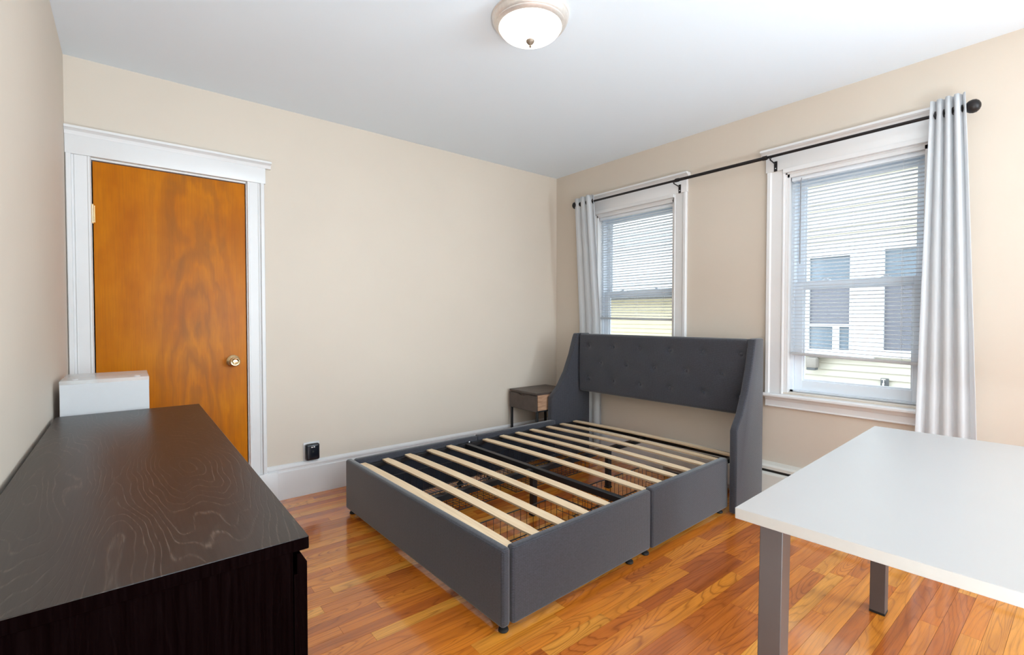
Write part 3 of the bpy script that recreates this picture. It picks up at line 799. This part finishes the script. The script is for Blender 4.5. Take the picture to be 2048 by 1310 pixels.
# ---- wire storage baskets on casters
def basket(u0, u1, v0, v1, near_casters=True):
    zb, zt = .052, .195
    bm = bmesh.new()
    def rim(z, r, a=0):
        c = [(u0 + a, v0 + a, z), (u1 - a, v0 + a, z), (u1 - a, v1 - a, z), (u0 + a, v1 - a, z)]
        for i in range(4): bm_tube(bm, c[i], c[(i+1) % 4], r, 6)
    rim(zt, .0032); rim(zb, .0030)
    top = obj('basket_rim', bm, M['black_metal'], bed, True)
    bm = bmesh.new(); w = .0016
    def wire(a, b): bm_tube(bm, a, b, w, 4)
    nu = max(2, round((u1 - u0) / .043)); nv = max(2, round((v1 - v0) / .043))
    for i in range(nu + 1):
        u = u0 + (u1 - u0) * i / nu; wire((u, v0, zb), (u, v0, zt)); wire((u, v1, zb), (u, v1, zt))
    for i in range(1, nv):
        v = v0 + (v1 - v0) * i / nv; wire((u0, v, zb), (u0, v, zt)); wire((u1, v, zb), (u1, v, zt))
    for z in (.16, .125, .085): wire((u1, v0, z), (u1, v1, z)); wire((u0, v0, z), (u0, v1, z))
    nb = round((v1 - v0) / .030)
    for i in range(1, nb): v = v0 + (v1 - v0) * i / nb; wire((u0, v, zb), (u1, v, zb))
    nb = round((u1 - u0) / .030)
    for i in range(1, nb): u = u0 + (u1 - u0) * i / nb; wire((u, v0, zb - .003), (u, v1, zb - .003))
    wm = obj('wire_mesh', bm, M['black_metal'], top)
    spots = [(u0 + .06, v1 - .06), (u1 - .06, v1 - .06)] + ([(u0 + .06, v0 + .06), (u1 - .06, v0 + .06)] if near_casters else [])
    for (u, v) in spots:
        bm = bmesh.new(); bm_lathe(bm, [(0, .058), (.020, .058), (.023, .054), (.022, .050), (.008, .047), (.008, .036), (0, .036)], 18)
        bm_lathe(bm, [(0, -.009), (.016, -.009), (.018, -.006), (.018, .006), (.016, .009), (0, .009)], 16, Matrix.Translation((0, 0, .0182)) @ Matrix.Rotation(R(90), 4, 'X'))
        obj('caster', bm, M['rubber'], top, True, loc=(u, v, 0))
basket(.115, .775, .075, .475)
basket(.905, 1.62, .075, .475)
basket(.115, .775, .960, 1.375, False)
basket(.905, 1.62, .960, 1.375, False)

# ------------------------------------------------------------------ dresser
DY0, DY1 = .887, 2.566
def top_on_edges(o, m):
    o.data.materials.append(m)
    for p in o.data.polygons: p.material_index = 0 if p.normal.z > .7 else 1
dr = thing('dresser', 'black-brown wooden dresser with visible ash grain along the plain side wall', 'dresser', (XL + .013, DY0, 0))
DW = .248 - (XL + .013); DL = DY1 - DY0
top_on_edges(boxo('top_board', (0, DW, 0, DL, .757, .780), M['esp_top'], dr, bev=.0012, seg=1), M['esp'])  # board edges take the shaded copy too
boxo('side_panel', (.004, DW - .026, .004, .022, 0, .757), M['esp'], dr, bev=.001, seg=1)
boxo('side_panel', (.004, DW - .026, DL - .022, DL - .004, 0, .757), M['esp'], dr, bev=.001, seg=1)
boxo('middle_panel', (.010, DW - .030, DL / 2 - .009, DL / 2 + .009, .06, .757), M['esp'], dr)
boxo('back_panel', (.004, .010, .022, DL - .022, .05, .757), M['esp'], dr)
boxo('plinth_board', (DW - .060, DW - .042, .022, DL - .022, 0, .060), M['esp'], dr)
for c in range(2):
    ya = .006 + c * (DL / 2 - .004); yb = ya + DL / 2 - .008
    for r_ in range(3):
        za = .062 + r_ * .231; zb = za + .226
        bm = bmesh.new()   # drawer front with the bevelled finger grip along its top edge
        bm_prism(bm, [(DW - .024, za), (DW - .002, za), (DW - .002, zb - .018), (DW - .012, zb), (DW - .0185, zb), (DW - .0185, zb - .036), (DW - .024, zb - .036)], 'y', ya, yb)
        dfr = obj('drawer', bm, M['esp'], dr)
        bm = bmesh.new(); bm_box(bm, .02, DW - .026, ya + .03, yb - .03, za + .02, za + .16)
        obj('drawer_box', bm, M['slot'], dfr)

# ------------------------------------------------------------------ white storage box behind the dresser
wb_ = thing('storage_box', 'tall white box with a clear frosted lid behind the far end of the dresser', 'storage box', (-.215, 2.612, 0))
boxo('body', (0, .285, 0, .300, 0, .868), M['white_plastic'], wb_, bev=.003, seg=2)
boxo('front_sheet', (.0, .285, -.004, .0, .0, .900), M['white_plastic'], wb_, bev=.001, seg=1)
boxo('clear_lid', (-.001, .286, -.002, .302, .870, .915), M['clear'], wb_, bev=.003, seg=2)
for x_ in (.045, .245):
    bm = bmesh.new(); bm_lathe(bm, [(0, .004), (.009, .0035), (.012, 0)], 20)
    obj('round_pad', bm, M['white_plastic'], wb_, True, loc=(x_, .022, .915))

# ------------------------------------------------------------------ nightstand
ns = thing('nightstand', 'small dark walnut nightstand with one drawer and oak side in the room corner', 'nightstand', (2.610, 2.915, 0))
NW, ND = .43, .36    # x depth, y width
boxo('top_board', (0, NW, 0, ND, .528, .545), M['ns_dark'], ns, bev=.0015, seg=1)
boxo('cabinet_body', (.010, NW - .005, .010, ND - .010, .405, .528), M['ns_dark'], ns)
boxo('side_panel', (.014, NW - .01, .002, .010, .398, .526), M['ns_oak'], ns, bev=.001, seg=1)
boxo('side_panel', (.014, NW - .01, ND - .010, ND - .002, .398, .526), M['ns_oak'], ns, bev=.001, seg=1)
bm = bmesh.new()   # drawer front with a shallow scooped finger cut-out along the top
sc_ = [(.006, .392), (ND - .006, .392), (ND - .006, .522), (ND * .68, .522), (ND * .62, .514), (ND * .56, .506), (ND * .46, .506), (ND * .38, .514), (ND * .32, .522), (.006, .522)]
bm_prism(bm, sc_, 'x', -.004, .010)
nd = obj('drawer', bm, M['ns_dark'], ns)
boxo('handle_recess', (.0102, .012, ND * .30, ND * .70, .500, .528), M['slot'], nd)
for (a, b) in ((.006, .006), (.006, ND - .024), (NW - .024, .006), (NW - .024, ND - .024)):
    bm = bmesh.new(); bm_box(bm, a, a + .018, b, b + .018, 0, .400, .001, 1)
    obj('leg', bm, M['black_metal'], ns)
boxo('bottom_frame', (.006, NW - .006, .004, ND - .004, .386, .400), M['black_metal'], ns)

# ------------------------------------------------------------------ wall outlet and plugged-in device
ot = thing('wall_outlet', 'white wall outlet plate just above the baseboard behind the black plug-in device', 'outlet', (.945, YA, .280))
boxo('cover_plate', (-.052, .052, -.006, -.0002, -.062, .062), M['white_plastic'], ot, bev=.002, seg=2)
pd = thing('plug_in_device', 'square black glossy plug-in device on the outlet above the white baseboard', 'adapter', (.945, YA - .006, .280))
bm = bmesh.new(); bm_box(bm, -.044, .044, -.036, -.0002, -.054, .054, .012, 4); obj('housing', bm, M['black_plastic'], pd, True)
bm = bmesh.new()
bm_box(bm, -.012, -.001, -.0375, -.0358, .030, .038, .0005, 1); bm_box(bm, .003, .012, -.0375, -.0358, .030, .038, .0005, 1)
obj('pilot_light', bm, M['white_plastic'], pd)
bm = bmesh.new(); bm_box(bm, -.006, .006, -.0372, -.0358, -.002, .010, .001, 1); obj('button', bm, M['slot'], pd)

# ------------------------------------------------------------------ desk
TA = R(2.2)
dk = thing('desk', 'white rectangular desk on square warm grey legs in front of the window', 'desk', (1.112, .541, 0), TA)
TW, TD = 1.29, .80     # along wall_back direction, toward the camera side
bm = bmesh.new(); bm_box(bm, 0, TW, -TD, 0, .696, .722, .0012, 1)
for f in bm.faces:
    if abs(f.normal.z) < .5: f.material_index = 1
dme = mesh_of('tabletop', bm, M['desk']); dme.materials.append(M['desk_edge'])
for p in dme.polygons: p.material_index = 1 if abs(p.normal.z) < .5 else 0
o = bpy.data.objects.new('tabletop', dme); COL.objects.link(o); o.parent = dk
def desk_leg(x, y):
    bm = bmesh.new(); bm_box(bm, 0, .050, -.050, 0, .008, .696, .0015, 1)
    sh = Matrix(((1, 0, .026, 0), (0, 1, 0.0, 0), (0, 0, 1, 0), (0, 0, 0, 1)))
    bmesh.ops.transform(bm, matrix=sh, verts=bm.verts)
    l_ = obj('leg', bm, M['leg'], dk, loc=(x, y, 0))
    boxo('leg_foot', (-.0005, .0505, -.0505, .0005, 0, .009), M['rubber'], l_, bev=.001, seg=1)
for x, y in ((.030, -.038), (TW - .112, -.015), (.030, -TD + .09), (TW - .112, -TD + .09)): desk_leg(x, y)
bm = bmesh.new()
bm_box(bm, .09, TW - .11, -.062, -.042, .655, .696); bm_box(bm, .09, TW - .11, -TD + .05, -TD + .07, .655, .696)
obj('apron_rail', bm, M['leg'], dk)

# ------------------------------------------------------------------ outside
struct(boxo('ground', (XO + .02, 40, -25, 40, -1.3, -1.15), M['ground']))
HX = 7.0; K = HX / 6.0
def hp_(y, z): return y * K, (z - 1.17) * K + 1.17      # scale measured points about the eye height to the house wall
def siding_house(name, label, y0, y1, z0, z1, mat, x, pitch, cat='house', depth=5.0, group=None):
    t = thing(name, label, cat, (x, (y0 + y1) / 2, -1.15))
    yc = (y0 + y1) / 2; hw = (y1 - y0) / 2
    boxo('house_wall', (.03, depth, -hw + .02, hw - .02, 0, z1 + 1.15), M['found'], t)
    q = pitch / .08; bm = bmesh.new(); bm_prism(bm, [(0, 0), (-.020 * q, 0), (-.016 * q, .008 * q), (0, pitch + .006)], 'y', -hw, hw)
    bmesh.ops.translate(bm, verts=bm.verts, vec=(.03, 0, 0))
    me = mesh_of('siding_board', bm, mat)
    z = z0
    while z < z1:
        o = bpy.data.objects.new('siding_board', me); COL.objects.link(o); o.parent = t; o.location = (0, 0, z + 1.15); z += pitch
    return t, yc
h1, yc1 = siding_house('neighbour_house', 'cream clapboard house with two tall windows seen through the blinds', -1.5, 3.85, hp_(0, .46)[1], 4.6, M['siding'], HX, .082)
def house_window(t, yc, y0, y1, z0, z1, panes, mull=None):
    fr = bmesh.new(); w = .09; x = -.02
    bm_box(fr, x - .03, .03, y0 - w - yc, y0 - yc, z0 - w + 1.15, z1 + w + 1.15); bm_box(fr, x - .03, .03, y1 - yc, y1 + w - yc, z0 - w + 1.15, z1 + w + 1.15)
    bm_box(fr, x - .03, .03, y0 - yc, y1 - yc, z0 - w + 1.15, z0 + 1.15); bm_box(fr, x - .03, .03, y0 - yc, y1 - yc, z1 + 1.15, z1 + w + 1.15)
    f = obj('house_window', fr, M['ext_trim'], t)
    for (a, b, m) in panes:
        boxo('pane', (-.012, .02, y0 - yc, y1 - yc, a + 1.15, b + 1.15), m, f)
    return f
# left window of the pair (bluish upper pane, white rail, grey screen below with a small white mullion)
ya, za = hp_(1.70, 0)[0], 0; yb = hp_(2.085, 0)[0]
Z = lambda z: hp_(0, z)[1]
f = house_window(h1, yc1, ya, yb, Z(.82), Z(1.83), [(Z(1.55), Z(1.83), M['pane_far']), (Z(1.10), Z(1.50), M['pane_dark']), (Z(.82), Z(1.07), M['pane_far'])])
bm = bmesh.new(); bm_box(bm, -.035, .01, ya - yc1, yb - yc1, Z(1.50) + 1.15, Z(1.55) + 1.15); bm_box(bm, -.035, .01, ya - yc1, yb - yc1, Z(1.07) + 1.15, Z(1.10) + 1.15)
bm_box(bm, -.035, .01, hp_(1.795, 0)[0] - yc1, hp_(1.857, 0)[0] - yc1, Z(.82) + 1.15, Z(1.07) + 1.15)
obj('window_bar', bm, M['ext_trim'], f)
ya, yb = hp_(1.02, 0)[0], hp_(1.405, 0)[0]
f = house_window(h1, yc1, ya, yb, Z(.84), Z(1.86), [(Z(1.55), Z(1.86), M['pane_far']), (Z(.84), Z(1.50), M['pane_dark'])])
boxo('window_bar', (-.035, .01, ya - yc1, yb - yc1, Z(1.50) + 1.15, Z(1.55) + 1.15), M['ext_trim'], f)
boxo('trim_board', (-.055, .02, hp_(1.405, 0)[0] + .09 - yc1, hp_(1.70, 0)[0] - .09 - yc1, Z(.75) + 1.15, Z(1.93) + 1.15), M['ext_trim'], h1)
boxo('corner_board', (-.04, .08, 3.85 - yc1 - .10, 3.85 - yc1 + .01, 0, 5.75), M['ext_trim'], h1)
boxo('eave', (-.45, 5.2, -1.7 - yc1, 4.05 - yc1, 5.75, 5.90), M['ext_trim'], h1)
# wall light and faucet box on the cream house
yy, zz = hp_(2.0, .70)
wl = thing('wall_lamp', 'small grey lamp box on an arm fixed to the cream siding outside', 'outdoor lamp', (HX - .01, yy, zz))
boxo('arm', (-.06, .0, -.16, .09, .035, .048), M['found'], wl)
bm = bmesh.new(); bm_box(bm, -.13, -.01, -.02, .10, -.10, .03, .01, 2); obj('housing', bm, M['found'], wl, True)
boxo('lens', (-.132, -.02, -.01, .09, -.13, -.10), M['roof'], wl, bev=.006)
yy, zz = hp_(1.394, .508)
fc = thing('spigot', 'tiny metal water spigot low on the cream siding outside', 'faucet', (HX - .01, yy, zz))
bm = bmesh.new(); bm_box(bm, -.012, .006, -.04, .04, -.05, .05, .006, 2); obj('mount_plate', bm, M['roof'], fc, True)
bm = bmesh.new(); bm_tube(bm, (0, 0, 0), (-.06, 0, -.01), .011, 10); bm_tube(bm, (-.06, 0, -.01), (-.08, 0, -.09), .010, 10); bm_lathe(bm, [(0, .008), (.022, .006), (.025, 0), (.022, -.006), (0, -.008)], 14, Matrix.Translation((-.05, 0, .04)))
bm_tube(bm, (-.05, 0, 0), (-.05, 0, .04), .005, 8)
obj('tap', bm, M['chrome'], fc, True)
# lower pale yellow house farther along
h2_, yc2 = siding_house('low_house', 'pale yellow clapboard house with a low eave behind the headboard window', 4.3, 9.5, -.6, 1.50, M['siding2'], HX + .2, .075)
bm = bmesh.new(); bm_prism(bm, [(-.30, 2.66), (-.30, 2.74), (2.4, 2.82), (5.05, 2.74), (5.05, 2.66)], 'y', -2.75, 2.75)
obj('roof', bm, M['roof'], h2_)

# house-shaped white backdrop, added to cover the glaring sky above the low house
h3_, yc3 = siding_house('white_house', 'tall white clapboard house far behind the low yellow house, filling the upper sash', 6.0, 20.0, .6, 9.5, M['ext_white_siding'], 12.5, .16)
bm = bmesh.new(); bm_prism(bm, [(-.40, 10.60), (-.40, 10.75), (2.5, 12.6), (5.4, 10.75), (5.4, 10.60)], 'y', -7.3, 7.3)
obj('roof', bm, M['roof'], h3_)
